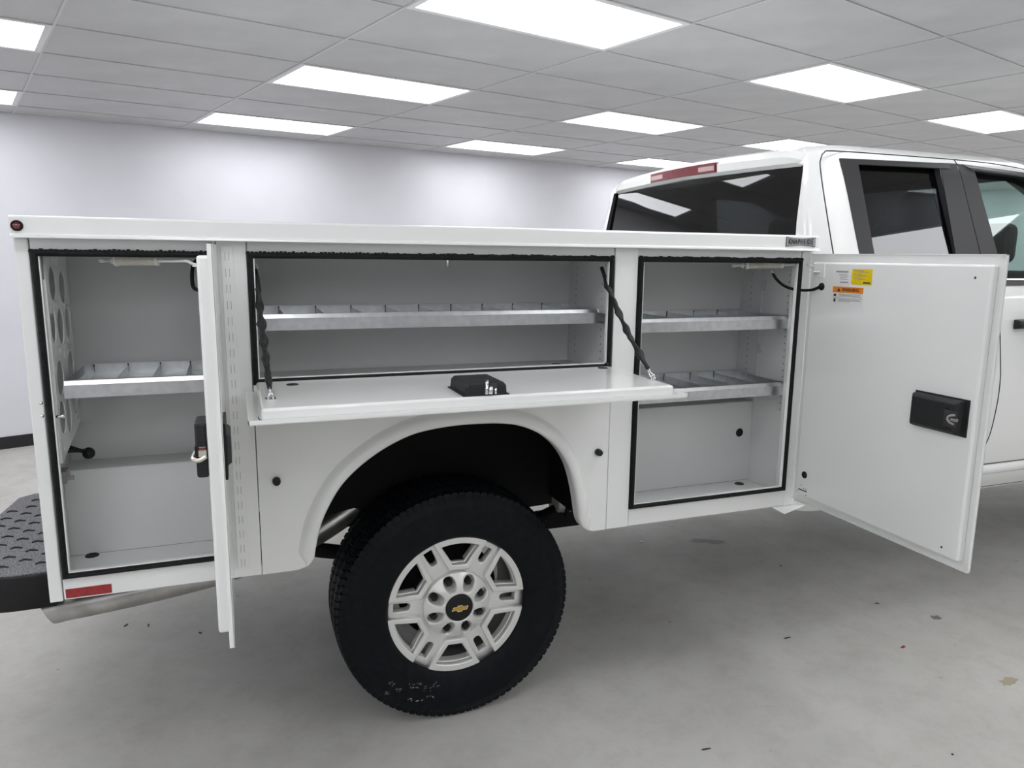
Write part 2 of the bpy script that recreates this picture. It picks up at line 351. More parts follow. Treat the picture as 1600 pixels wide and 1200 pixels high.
# body badge
bx, bz = 1.1817, 1.6192
W_, H_ = .0625, .0165
top = [(bx-W_+2*W_*k/12, bz+H_*(.70+.30*(abs(k-6)/6)**1.6)) for k in range(13)]
bot = [(bx+W_-2*W_*k/12, bz-H_*(.70+.30*(abs(k-6)/6)**1.6)) for k in range(13)]
bo = plate('badge', 'ink', rail, [top+bot], .002, 'face', -.0325)
def shrink(l, s, sz): return [(bx+(x-bx)*s, bz+(z-bz)*sz) for x, z in l]
plate('badge_plate', 'badge', rail, [shrink(top+bot, .965, .86)], .0022, 'face', -.0329)
letters = 'KNAPHEIDE'
for i, ch in enumerate(letters):
    me = text_mesh(ch, .024, True); k = (i-4)/4.
    xs = .0125; wid = .62 if ch != 'I' else .6
    me.transform(MAPS['face'] @ Matrix.Translation((bx-.0505+[0, .0128, .0262, .0388, .0510, .0636, .0735, .0832, .0965][i]+.001, bz, .0353)) @ Matrix.Diagonal((.72, .86+.26*abs(k)**1.5, 1, 1)))
    link('badge_letter', me, rail, 'ink')
plate('reflector', 'reflector', T, [[(-1.1014, .662), (-.9945, .662), (-.9945, .6868), (-1.1014, .6868)]], .002, 'face', .0005)
# front lower gusset
b = MB(); b.add([(1.172, 0, .657), (1.31, -.02, .657), (1.2, -.035, .640), (1.175, .10, .64), (1.31, .10, .657)], [(0, 2, 1), (0, 3, 2), (2, 3, 4), (1, 2, 4), (0, 1, 4, 3)]); b.build('corner_gusset', 'paint', T)
# ---- doors
def hinge(x0, x1, z0, z1):
    o = P('hinge_leaf', 'paint', x0, x1, -.004, 0, z0, z1, bevel=.0008)
    z = z0+.006; b = MB()
    while z < z1-.03:
        for dx in (.32, .62): b.box(x0+(x1-x0)*dx, x0+(x1-x0)*dx+.0012, -.0046, -.0038, z, z+.022)
        z += .0425
    tag(b.build('hinge_slots', 'grey_ink', o), kind='stuff'); return o
hinge(-.6775, -.6475, .684, 1.577)
def door_x(xs, xpan, y0, y1, z0, z1, ins, insz):
    """door standing square to the body: skin plane at xs, inner pan to xpan, free edge at y0 (towards the aisle)"""
    s = 1 if xpan < xs else -1
    o = box('compartment_door', 'paint', T, xs-.003*s if s > 0 else xs, xs if s > 0 else xs+.003, y0, y1, z0, z1, .001)
    b = MB(); e = .011
    b.box(min(xs, xs-e*s), max(xs, xs-e*s), y0, y0+.002, z0, z1); b.box(min(xs, xs-e*s), max(xs, xs-e*s), y0, y1, z1-.002, z1); b.box(min(xs, xs-e*s), max(xs, xs-e*s), y0, y1, z0, z0+.002)
    b.build('skin_hem', 'paint', o)
    a0, a1, c0, c1 = y0+ins, y1-.034, z0+insz, z1-insz
    box('inner_pan', 'paint', o, min(xpan, xs), max(xpan, xs)-.001, a0, a1, c0, c1, .006)
    return o
fd = door_x(1.2625, 1.235, -.7165, -.004, .690, 1.580, .021, .028)
ld = door_x(-.6865, -.7195, -.462, -.004, .690, 1.580, .028, .026)
# stay brackets, latch, grommets on the front door
def on_fd(name, m, y0, y1, z0, z1, t, bev=.002): return box(name, m, fd, 1.2352-t, 1.2356, y0, y1, z0, z1, bev)
lat = on_fd('latch', 'latch', -.678, -.503, 1.077, 1.183, .004, .001)
b = MB(); ring = lambda x, i: [(x, -.678+i+.008, 1.077+i), (x, -.503-i, 1.077+i), (x, -.503-i, 1.183-i), (x, -.678+i+.008, 1.183-i)]
b.grid([ring(1.235, .003), ring(1.214, .006), ring(1.203, .014)], 0, False, True, True, True); b.build('latch_housing', 'latch', lat, .003)
bo = MB()
for yy, zz in ((-.538, 1.158), (-.538, 1.10), (-.635, 1.158), (-.635, 1.10)): bo.lathe([(0, -.0015), (.004, -.0015), (.005, 0), (.005, .004)], (1.203, yy, zz), 'x', 12)
bo.build('latch_bolt', 'black', lat)
b = MB(); b.tube(smooth_path([(1.203, -.662, 1.140), (1.199, -.648, 1.136), (1.198, -.643, 1.127), (1.199, -.650, 1.118), (1.203, -.662, 1.114)], 5), .0036, 8); b.box(1.197, 1.205, -.670, -.652, 1.123, 1.131)
box('latch_mouth', 'ink', lat, 1.2015, 1.204, -.667, -.628, 1.104, 1.150, .001)
b.build('latch_rotor', 'grey_steel', lat)
def grommet(par, c, r, axis='x', d=-.003):
    return MB().lathe([(0, d*.4), (r*.55, d*.4), (r*.7, d), (r, d*.6), (r*1.02, 0)], c, axis, 24).build('grommet', 'black', par)
grommet(fd, (1.235, -.0806, .7989), .0125)
for yy, zz in ((-.6415, .743), (-.648, 1.5167)): MB().lathe([(0, -.0004), (.0035, -.0004), (.0035, .001)], (1.235, yy, zz), 'x', 12).build('drain_hole', 'ink', fd)
MB().box(1.2343, 1.2352, -.098, -.056, .7385, .7425).build('drain_slot', 'ink', fd)
for yy, zz in ((-.051, .733), (-.068, .758), (-.082, .748), (-.095, .727), (-.093, .748)): MB().lathe([(0, -.0004), (.0022, -.0004), (.0022, .001)], (1.235, yy, zz), 'x', 8).build('drain_hole', 'ink', fd)
# door labels, facing -x: u runs along -y
def lab(name, m, y0, y1, z0, z1, t=.0008, par=None): return MB().box(1.235-t, 1.2352, y1, y0, z0, z1).build(name, m, par or fd)
def lab_text(txt, size, y, z, m, par, x=1.2335, sx=1.0, bold=True):
    me = text_mesh(txt, size, bold); me.transform(Matrix(((0, 0, -1, x), (-1, 0, 0, y), (0, 1, 0, z), (0, 0, 0, 1))) @ Matrix.Diagonal((sx, 1, 1, 1))); return link('lettering', me, par, m)
L1 = lab('info_label', 'white_label', -.139, -.214, 1.476, 1.5285); L2 = lab('info_label', 'yellow_label', -.2175, -.300, 1.482, 1.532); L3 = lab('warning_label', 'white_label', -.141, -.271, 1.4155, 1.4735)
def lines(par, m, y0, y1, rows, t=.0012):
    b = MB()
    for z, f0, f1, h in rows: b.box(1.235-t, 1.2352, y0+(y1-y0)*f1, y0+(y1-y0)*f0, z, z+h)
    tag(b.build('print_lines', m, par), kind='stuff')
lines(L1, 'grey_ink', -.141, -.212, [(1.5195, .12, .86, .005), (1.512, .3, .8, .0016), (1.507, .38, .9, .0016), (1.502, .4, .78, .0016), (1.497, .38, .85, .0016), (1.486, .42, .9, .0035)])
lines(L2, 'grey_ink', -.220, -.298, [(1.5255, .08, .6, .002), (1.5215, .3, .85, .002), (1.514, .08, .5, .002), (1.510, .3, .75, .002), (1.502, .08, .5, .002), (1.498, .3, .72, .002)])
lines(L2, 'ink', -.220, -.298, [(1.4865, .6, .97, .0045)])
wo = lab('warning_band', 'orange_label', -.1415, -.2705, 1.4535, 1.473, .0012, L3)
lab_text('WARNING', .0150, -.2185, 1.4632, 'ink', wo, 1.2334)
MB().add([(1.2334, -.161, 1.4575), (1.2334, -.175, 1.4575), (1.2334, -.168, 1.4695)], [(0, 1, 2)]).build('alert_triangle', 'ink', wo)
lines(L3, 'grey_ink', -.143, -.269, [(1.4485, .2, .95, .0016), (1.4450, .2, .9, .0016), (1.4415, .2, .97, .0016), (1.436, .0, 1, .001), (1.4315, .2, .92, .0016), (1.428, .2, .96, .0016), (1.424, .2, .6, .0016)])
lines(L3, 'ink', -.143, -.269, [(1.441, .03, .12, .008), (1.423, .04, .11, .010)])
# latch of the rear compartment door (inner box + outer handle)
la = box('latch', 'latch', ld, -.744, -.719, -.425, -.345, 1.078, 1.201, .006)
box('latch_mouth', 'black', la, -.7455, -.722, -.4275, -.37, 1.122, 1.150, .001)
b = MB(); b.tube(smooth_path([(-.745, -.40, 1.132), (-.750, -.425, 1.124), (-.738, -.436, 1.121), (-.724, -.432, 1.128)], 5), .005, 8); b.box(-.738, -.722, -.434, -.39, 1.128, 1.142); b.build('latch_rotor', 'zinc', la)
box('latch_tab', 'lens', la, -.737, -.723, -.4305, -.40, 1.143, 1.149, .001)
hb = box('outer_handle', 'black', ld, -.6865, -.681, -.43, -.30, 1.07, 1.197, .002)
b = MB(); b.grid([[(x, y, z) for y, z in ((-.425+i, 1.100+i), (-.312-i, 1.100+i), (-.312-i, 1.172-i), (-.425+i, 1.172-i))] for x, i in ((-.681, 0), (-.672, .006))], 0, False, True, True, True); b.build('paddle', 'trim', hb, .002)
# ---- drop-down middle door
md = box('compartment_door', 'paint', T, -.635, .495, -.421, -.004, 1.1860, 1.1885, .001)
b = MB(); b.box(-.635, .495, -.421, -.419, 1.186, 1.197); b.box(-.635, -.633, -.421, -.01, 1.186, 1.197); b.box(.493, .495, -.421, -.01, 1.186, 1.197); b.build('skin_hem', 'paint', md)
pan = box('inner_pan', 'paint', md, -.606, .466, -.394, -.018, 1.1883, 1.2165, .006)
ml_ = MB(); ZP = 1.2165
c = [PZ(711, 602, ZP), PZ(733, 619, ZP), PZ(794, 613, ZP)]
lx0, lx1 = -.128, -.018; ly0, ly1 = -.388, -.245
lm_ = box('latch', 'latch', md, lx0-.006, lx1+.006, ly0, ly1, ZP, ZP+.003, .001)
b = MB(); rr = lambda i, z: [(lx0+i, ly0+i*.3, z), (lx1-i, ly0+i*.3, z), (lx1-i, ly1-i, z), (lx0+i, ly1-i, z)]
b.grid([rr(0, ZP), rr(.002, ZP+.024), rr(.009, ZP+.033)], 0, False, True, True, True); b.build('latch_housing', 'latch', lm_, .004)
box('latch_mouth', 'ink', lm_, -.079, -.046, ly0-.001, ly0+.028, ZP+.003, ZP+.030, .001)
b = MB(); b.tube(smooth_path([(-.074, ly0-.002, ZP+.005), (-.074, ly0-.003, ZP+.018), (-.071, ly0+.004, ZP+.031), (-.066, ly0+.014, ZP+.034)], 5), .0045, 8); b.tube([(-.064, ly0-.002, ZP+.004), (-.062, ly0, ZP+.018), (-.060, ly0+.006, ZP+.022)], .006, 8); b.tube([(-.050, ly0-.002, ZP+.004), (-.050, ly0-.001, ZP+.018)], .003, 8); b.build('latch_rotor', 'chrome', lm_)
for px, py in ((457, 601), (942, 575)):
    q = PZ(px, py, ZP); MB().lathe([(0, .0006), (.013, .0006), (.015, .0016), (.0165, 0)], (q[0], q[1], ZP), 'z', 24).build('grommet', 'black', md)
MB().tube(smooth_path([(-.613, -.398, 1.2), (-.611, -.404, 1.196), (-.607, -.407, 1.1935), (-.607, -.413, 1.1905)], 4), .0012, 6).build('loose_thread', 'ink', md)
P('hinge_leaf', 'paint', -.612, .482, -.008, .0, 1.186, 1.206, bevel=.001)
# ---- sleeved chains of the drop-down door
def chain(top, bot, tw, ph, hook):
    top = Vector(top); bot = Vector(bot); n = 90; path = []
    for i in range(n+1):
        t = i/n; q = top.lerp(bot, t); q.z -= .018*math.sin(PI*t); q.y += .006*math.sin(PI*t); path.append(q)
    def prof(i, q, a, u):
        t = i/n; an = ph+tw*2*PI*t; wa = (.0108+.0025*math.sin(t*47))*(.55+.45*min(1, min(t, 1-t)*12)); wb = .006
        d1 = math.cos(an)*a+math.sin(an)*u; d2 = -math.sin(an)*a+math.cos(an)*u
        return [q+d1*wa*math.cos(2*PI*k/10)+d2*wb*math.sin(2*PI*k/10) for k in range(10)]
    o = MB().tube(path, 1, 10, prof=prof).build('door_chain', M['sleeve'], T)
    d = (bot-top).normalized(); b = MB()
    for j in range(3):
        c = bot+d*(.008+.014*j); ax = Vector((1, 0, 0)) if j % 2 else d.cross(Vector((1, 0, 0))).normalized()
        b.tube([c+d*.010*math.cos(2*PI*k/14)+ax*.005*math.sin(2*PI*k/14) for k in range(15)], .0016, 6, caps=False)
    b.build('chain_link', 'chrome', o)
    b = MB(); b.box(hook[0]-.012, hook[0]+.012, hook[1]-.016, hook[1]+.016, ZP, ZP+.002); b.tube([(hook[0]-.006*math.cos(PI*k/8), hook[1], ZP+.014*math.sin(PI*k/8)) for k in range(9)], .0025, 8)
    b.build('chain_eye', 'chrome', o)
    b = MB(); b.tube([top+Vector((.006*math.cos(2*PI*k/14), 0, .008*math.sin(2*PI*k/14)+.008)) for k in range(15)], .002, 6, caps=False); b.build('chain_hook', 'zinc', o)
M['sleeve'] = noisy(mat('braided_black_sleeve', (.02, .02, .022), .5), (.003, .003, .003), (.07, .073, .076), 420, detail=2, lo=.52, hi=.75, bump=.8)
chain((.462, .05, 1.527), (.462, -.262, 1.243), 2.2, .3, (.462, -.292))
chain((-.592, .05, 1.515), (-.5805, -.245, 1.238), 3.1, 1.0, (-.580, -.275))
MB().lathe([(0, -.048), (.0045, -.048), (.005, -.026), (.007, -.024), (.007, 0)], (PY(699, 408, .06)[0], .06, 1.573), 'z', 12).build('striker_pin', 'chrome', T)
# ---- shelf trays
def shelf(x0, x1, zt, y0, y1, divs, hf=.046, ends=True, hr=.035):
    b = MB(); zb = zt-hf
    o = None
    b.box(x0, x1, y0-.001, y0+.001, zb, zt-.012); b.add([(x0, y0, zt-.012), (x1, y0, zt-.012), (x1, y0+.006, zt), (x0, y0+.006, zt)], [(0, 1, 2, 3)]); b.box(x0, x1, y0+.005, y0+.012, zt-.0015, zt)
    b.box(x0, x1, y0, y0+.012, zb, zb+.0015)
    b.box(x0, x1, y0+.004, y1, zt-.030, zt-.0285)
    b.box(x0, x1, y1-.002, y1, zt-.03, zt+.004); b.box(x0, x1, y1-.010, y1, zt+.003, zt+.005)
    b.box(x0, x0+.0015, y0, y1, zt-.03, zt); b.box(x1-.0015, x1, y0, y1, zt-.03, zt)
    o = b.build('shelf_tray', 'galv', T)
    for dx in divs:
        d = MB(); d.box(dx-.0007, dx+.0007, y0+.012, y1-.003, zt-.029, zt-.004); d.box(dx-.004, dx+.004, y0+.012, y1-.003, zt-.029, zt-.028); d.build('divider', 'galv', o)
        MB().box(dx-.0018, dx+.0018, y1-.004, y1-.0018, zt-.022, zt+.002).build('divider_slot', 'ink', o)
    return o
shelf(-1.072, -.700, 1.231, .05, .335, [-1.045, -.955, -.868, -.785])
shelf(-.585, .4585, 1.394, .05, .345, [-.52+i*.1125 for i in range(9)])
s1 = shelf(.600, 1.232, 1.3585, .05, .345, [.66, .78, .90, 1.02, 1.13])
s2 = shelf(.600, 1.232, 1.1145, .05, .345, [.66, .78, .90, 1.02, 1.13])
def brackets(x, z, y0=.03, y1=.34, s=1):
    b = MB(); b.box(min(x, x+s*.003), max(x, x+s*.003), y0, y1, z-.05, z-.018); b.box(min(x, x+s*.018), max(x, x+s*.018), y0, y1, z-.050, z-.047); b.build('shelf_bracket', 'galv', T)
brackets(.4935, 1.394, s=-1); brackets(1.2515, 1.3585, s=-1); brackets(1.2515, 1.1145, s=-1)
def clip(x, z): P('shelf_clip', 'galv', x-.016, x, .035, .065, z-.04, z-.006, bevel=.002)
clip(1.2500, 1.3585); clip(1.2500, 1.1145)
def slots(x, ys, z0, z1, s):
    b = MB(); z = z0
    while z < z1:
        for y in ys: b.box(min(x, x+s*.0006), max(x, x+s*.0006), y-.003, y+.003, z, z+.006)
        z += .025
    tag(b.build('adjuster_slots', 'grey_ink', T), kind='stuff')
slots(.4935, (.10, .30), 1.22, 1.54, -1); slots(1.2515, (.09, .30), 1.0, 1.52, -1)
# vertical standards on the front compartment wall
for yy in (.235,): 
    P('shelf_standard', 'liner', 1.2475, 1.2515, yy-.002, yy+.002, .96, 1.53, bevel=.0005)
for z in (1.46, 1.22): P('wall_clip', 'galv', 1.2415, 1.2510, .215, .233, z-.018, z+.018, bevel=.002)
# ---- hole plate on the end wall of the rear compartment
po = [(.035, 1.018), (.30, 1.075), (.30, 1.556), (.035, 1.556)]
holes = [circ(.108, 1.477, .040, 20, .044), circ(.222, 1.462, .040, 20, .044), circ(.075, 1.375, .030, 18, .050), circ(.160, 1.362, .036, 20, .050), circ(.252, 1.364, .034, 20, .050),
         circ(.100, 1.232, .040, 20, .046), circ(.242, 1.24, .040, 20, .046), circ(.085, 1.13, .036, 20, .044), circ(.160, 1.12, .030, 18, .05), circ(.245, 1.15, .034, 20, .044)]
def star(cy, cz, r):
    return [(cy+(r if k % 2 == 0 else r*.38)*math.cos(PI*k/4+.2), cz+(r if k % 2 == 0 else r*.38)*math.sin(PI*k/4+.2)) for k in range(8)]
holes += [star(.07, 1.425-.015, .016), star(.250, 1.415, .016), star(.12, 1.305, .014), star(.262, 1.305, .014), star(.068, 1.05, .012), star(.268, 1.092, .012), star(.165, 1.205, .014)]
holes += [circ(.108, 1.537, .006, 10, .016), circ(.20, 1.53, .006, 10, .016), circ(.20, 1.30, .006, 10, .016), circ(.165, 1.29, .006, 10, .014)]
hp = plate('hole_plate', 'paint', T, [po]+holes, .003, 'door', -1.086)
P('plate_flange', 'paint', -1.130, -1.088, .033, .036, 1.018, 1.49, bevel=.0008)
kb = PX(131, 705, -1.075); b = MB(); b.tube([(-1.104, kb[1]-.10, kb[2]+.03), (-1.085, kb[1]-.02, kb[2]+.008), (-1.07, kb[1], kb[2])], .006, 8)
b.build('release_lever', 'black', T)
b = MB(); b.lathe([(.017*math.sin(PI*k/10), .017*math.cos(PI*k/10)) for k in range(11)], (-1.066, .262, .985), 'z', 20); b.tube([(-1.10, .20, 1.02), (-1.066, .262, .985)], .006, 8); b.build('lever_knob', 'black', T)
q = PY(100, 650, .02); MB().tube([(-1.104, .02, q[2]), (q[0]-.004, .012, q[2]+.001), (q[0]+.004, .010, q[2]+.001)], .0045, 8).build('striker_pin', 'chrome', T)
for z in (1.185, 1.152): MB().lathe([(0, -.003), (.003, -.0025), (.0045, 0)], (-1.1055-.009, .0, z), 'y', 10).build('rivet', 'chrome', T)
b = MB(); b.box(-1.106, -1.085, .05, .10, .958, .990); b.box(-1.100, -1.07, .06, .068, .965, .975); b.build('wiring_bracket', 'grey_steel', T)
# drain plugs
for px, py, z in ((144, 868, .686), (1155, 756, .686)):
    q = PZ(px, py, z); MB().lathe([(0, .001), (.014, .001), (.016, .003), (.019, 0)], (q[0], q[1], z), 'z', 24).build('drain_plug', 'black', T)
q = PY(1156, 676, .243); MB().lathe([(0, -.001), (.011, -.001), (.014, -.004), (.017, 0)], (q[0], .245, q[2]), 'y', 24).build('grommet', 'black', T)
q = PY(880, 567, .30); MB().lathe([(0, .001), (.014, .001), (.016, .003), (.019, 0)], (.40, .25, 1.185), 'z', 24).build('drain_plug', 'black', T)
MB().tube(smooth_path([(.37, .09, 1.19), (.36, .12, 1.192), (.375, .15, 1.194), (.42, .08, 1.196), (.455, .02, 1.216), (.462, -.02, 1.222)], 6), .0055, 8).build('wire_loom', 'black', T)
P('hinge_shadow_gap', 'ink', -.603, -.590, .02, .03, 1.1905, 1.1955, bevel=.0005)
# ---- spring stays
def stay(name, a, bnd, c, door_x_, plate_y):
    a, bnd, c = map(Vector, (a, bnd, c)); d = (bnd-a).normalized()
    path = [a]+[a+(bnd-a)*.5]+list(map(Vector, smooth_path([a+(bnd-a)*.9, bnd, bnd+(c-bnd)*.45+Vector((0, 0, -.001)), c], 6)))
    o = MB().tube(path, .0042, 8).build('door_stay', 'whiterod', T)
    L_ = (bnd-a).length; s0, s1 = .19, .66; n = 24; pts = []
    e1 = d.cross(Vector((0, 0, 1))).normalized(); e2 = e1.cross(d)
    for k in range(n*10+1):
        t = k/(n*10); pts.append(a+d*(L_*(s0+(s1-s0)*t))+.0102*(math.cos(2*PI*n*t)*e1+math.sin(2*PI*n*t)*e2))
    MB().tube(pts, .0027, 6).build('stay_spring', 'spring', o)
    for q, w_, r in ((a+d*L_*s1, .004, .0125), (a+d*L_*s0, .004, .014), (a+d*.005, .007, .006), (a+d*.034, .004, .0085)):
        MB().tube([q-d*w_, q+d*w_], r, 12).build('stay_collar', 'whiterod', o)
    q = a+d*L_*s0; MB().box(q.x-.004, q.x+.004, q.y-.010, q.y+.010, q.z-.012, 1.585).build('stay_bracket', 'zinc', o)
    return o
def V(q): return tuple(float(x) for x in q)
so = stay('l', V(PY(157, 407, .10)), V(PY(292, 408, .0)), V(PY(309, 415, -.03)), 0, 0)
fs = stay('f', V(PY(1145, 415, .12)), V(PY(1262, 413, .0)), V(PY(1277, 419, -.055)), 0, 0)
b = MB(); q = PX(1276, 420, 1.235); b.box(1.232, 1.235, -.098, -.048, 1.499, 1.548); b.box(1.205, 1.233, -.080, -.052, 1.518, 1.521); b.build('stay_bracket', 'paint', fd, .001)
b = MB(); b.box(-.7225, -.7195, -.06, -.018, 1.495, 1.54); b.box(-.745, -.721, -.05, -.02, 1.524, 1.527); b.tube([(-.731, -.03, 1.524), (-.731, -.03, 1.508)], .004, 8); b.build('stay_bracket', 'paint', ld, .001)
# wire looms
MB().tube(smooth_path([V(PY(1205, 421, .09)), V(PY(1213, 436, .07)), V(PY(1228, 448, .04)), V(PY(1248, 453, 0)), V(PY(1268, 453, -.05)), (1.232, -.086, 1.470)], 8), .005, 10).build('wire_loom', 'rubber', T)
MB().tube([V(PY(1204, 420, .09)), V(PY(1210, 430, .08))], .006, 10).build('loom_ferrule', 'zinc', T)
MB().lathe([(0, -.008), (.007, -.008), (.009, -.005), (.0125, -.003), (.013, 0)], (1.235, -.089, 1.4695), 'x', 20).build('loom_grommet', 'rubber', fd)
MB().tube(smooth_path([V(PY(309, 404, .05)), V(PY(302, 415, .05)), V(PY(300, 432, .02)), V(PY(302, 448, -.01)), V(PY(309, 453, -.04)), V(PY(316, 453, -.06))], 8), .005, 10).build('wire_loom', 'rubber', T)
# ---- rear wheel
CW = (0.003, .13, .402)
def wheel(cx, cz, yf, main=True):
    """yf: plane of the rim's outer face"""
    R0 = .242; polys = [circ(0, 0, R0, 96)]; frames = []
    def pol(r, a): return (r*math.cos(a), r*math.sin(a))
    rot = math.radians(-3)
    for k in range(6):
        a = PI/2+rot+k*PI/3; h = math.radians(18.2)
        tp = [pol(.216, a-h+2*h*j/8) for j in range(9)]
        ca, sa = math.cos(a), math.sin(a)
        inn = [(.142*ca-s*.024*sa, .142*sa+s*.024*ca) for s in (1, -1)]
        polys.append(tp+inn)
        H2 = math.radians(22.2); wd = .038
        to = [pol(.2405, a-H2+2*H2*j/8) for j in range(9)]
        inn2 = [(.128*ca-s*.0335*sa, .128*sa+s*.0335*ca) for s in (1, -1)]
        frames.append((to+inn2, [pol(.2195, a-h*1.05+2*h*1.05*j/8) for j in range(9)]+[(.1385*ca-s*.0265*sa, .1385*sa+s*.0265*ca) for s in (1, -1)]))
        a2 = a+PI/6; ca, sa = math.cos(a2), math.sin(a2)
        sl = [(.217, -.0185), (.217, .0185), (.170, .0165), (.158, .0125), (.154, 0), (.158, -.0125), (.170, -.0165)]
        polys.append([(u*ca-v*sa, u*sa+v*ca) for u, v in sl])
    polys.append(circ(0, 0, .10, 48))
    sh = lambda pl: [(x+cx, z+cz) for x, z in pl]
    rim = plate('wheel_rim', 'silver', T, [sh(q) for q in polys], .034, 'face', yf+.022, .003)
    for fo, fi in frames: plate('spoke_frame', 'silver', rim, [sh(fo), sh(fi)], .034, 'face', yf, .004)
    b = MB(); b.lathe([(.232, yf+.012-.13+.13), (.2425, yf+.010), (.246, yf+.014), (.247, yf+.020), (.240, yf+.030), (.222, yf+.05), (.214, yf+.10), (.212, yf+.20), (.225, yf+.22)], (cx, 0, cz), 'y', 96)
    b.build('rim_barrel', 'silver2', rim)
    MB().lathe([(0, yf+.105), (.06, yf+.105), (.17, yf+.11), (.175, yf+.12), (.175, yf+.14), (0, yf+.14)], (cx, 0, cz), 'y', 48).build('brake_disc', 'dark_steel', rim)
    MB().lathe([(.150, yf+.03), (.15, yf+.055), (.10, yf+.07), (.06, yf+.10)], (cx, 0, cz), 'y', 48).build('wheel_hub', 'dark_steel', rim)
    # hub cover with eight lug pockets
    yc = yf-.012; n = 192; rs = [.0, .030, .046, .0485, .054, .060, .066, .072, .078, .084, .090, .096, .102, .108, .1115, .114]
    rows = []
    for i in range(n):
        t = 2*PI*i/n; row = []
        for r in rs:
            h = -.004 if r < .047 else (-.010 if r < .055 else -.010+.026*((r-.055)/.059)**1.5)
            dmin = 9; 
            for k in range(8):
                la_ = PI/2+PI/8+k*PI/4+rot; lr = .087
                dx, dz = r*math.cos(t)-lr*math.cos(la_), r*math.sin(t)-lr*math.sin(la_)
                u = dx*math.cos(la_)+dz*math.sin(la_); v = -dx*math.sin(la_)+dz*math.cos(la_)
                dmin = min(dmin, math.hypot(v/.0205, u/(.032 if u < 0 else .024)))
            if dmin < 1 and r > .05: h += .034*min(1, (1-dmin)*2.6)
            row.append((cx+r*math.cos(t), yc+h, cz+r*math.sin(t)))
        rows.append(row)
    rows.append(rows[0]); b = MB(); b.grid(rows); b.lathe([(.114, yc+.016), (.1165, yc+.022), (.1165, yc+.04)], (cx, 0, cz), 'y', 64); b.build('hub_cover', 'silver', rim)
    for k in range(8):
        la_ = PI/2+PI/8+k*PI/4+rot; u, v = .087*math.cos(la_), .087*math.sin(la_)
        MB().lathe([(0, -.020), (.008, -.020), (.0135, -.012), (.0135, .015)], (cx+u, yc+.026, cz+v), 'y', 6, sm=False).build('lug_nut', 'black', rim)
    MB().lathe([(0, -.0135), (.040, -.0135), (.046, -.011), (.047, .0)], (cx, yc, cz), 'y', 48).build('center_cap', 'black', rim)
    if main:
        e = [(-.028, -.0075), (-.0095, -.0075), (-.0085, -.0125), (.008, -.0125), (.0088, -.0075), (.0245, -.0075), (.0300, .0068), (.0105, .0068), (.0098, .0118), (-.0072, .0118), (-.0082, .0068), (-.0228, .0068)]
        plate('emblem', 'chrome', rim, [[(cx+x*1.0, cz+z*.92) for x, z in e]], .002, 'face', yc-.0150)
        plate('emblem_fill', 'gold', rim, [[(cx+x*.91, cz+z*.72) for x, z in e]], .0022, 'face', yc-.0156)
    # tyre
    R = .405; y0 = yf-.028; wdt = .268; n = 480
    side = [(.236, .030), (.241, .022), (.250, .015), (.256, .0135), (.262, .010), (.285, .003), (.315, .0), (.335, .0008), (.345, .0020), (.348, .0008), (.357, .0025), (.372, .009), (.381, .014)]
    tread = 15
    rows = []
    for i in range(n):
        t = 2*PI*i/n; row = []
        pit = i % 5
        for r, h in side: 
            if r > .375 and pit == 0: r -= .003
            row.append((r, h))
        for j in range(tread+1):
            f = j/tread; yy = .019+f*(wdt-.038); r = R-.006*(2*f-1)**4-.002*(2*f-1)**2
            ph = (i+(j//3)*2) % 5
            if j % 4 == 2: r -= .008
            elif ph == 0 and j % 4 != 0: r -= .006
            elif (j in (0, 1, tread-1, tread)) and pit == 0: r -= .006
            row.append((r, yy))
        for r, h in side[::-1]: row.append((r, wdt-h))
        rows.append([(cx+r*math.cos(t), y0+h, max(cz+r*math.sin(t), .0005)) for r, h in row])
    rows.append(rows[0]); tb = MB(); tb.grid(rows, 0, False)
    for i in range(len(tb.s)): tb.s[i] = (i % (len(rows[0])-1)) < 10
    ty = tb.build('tyre', 'tyre', T, weld=True)
    if main:
        b = MB(); rnd = random.Random(3)
        for (px, py, wx, hz) in ((612, 1068, 10, 8), (622, 1078, 12, 4), (640, 1070, 14, 9), (655, 1072, 12, 8), (668, 1076, 12, 8), (682, 1072, 10, 9), (640, 1092, 16, 6), (655, 1096, 14, 6), (672, 1090, 14, 10), (605, 1082, 6, 6)):
            for s in range(5):
                c = PY(px+rnd.uniform(-wx, wx)*.5, py+rnd.uniform(-hz, hz)*.5, y0); l = rnd.uniform(.002, .005); an = rnd.uniform(-.6, 1.2)
                rr = math.hypot(c[0]-cx, c[2]-cz); hh = float(np.interp(rr, [q[0] for q in side], [q[1] for q in side]))
                dx, dz = l*math.cos(an), l*math.sin(an); yy = y0+hh-.0022
                b.add([(c[0]-dx, yy, c[2]-dz-.0006), (c[0]+dx, yy, c[2]+dz-.0006), (c[0]+dx, yy, c[2]+dz+.0006), (c[0]-dx, yy, c[2]-dz+.0006)], [(0, 1, 2, 3)])
        tag(b.build('chalk_marks', 'chalk', ty), kind='stuff')
    return rim
wheel(CW[0], CW[2], CW[1])
wheel(3.90, .402+3.90*math.tan(RAKE)*0+.0595, .10, False)
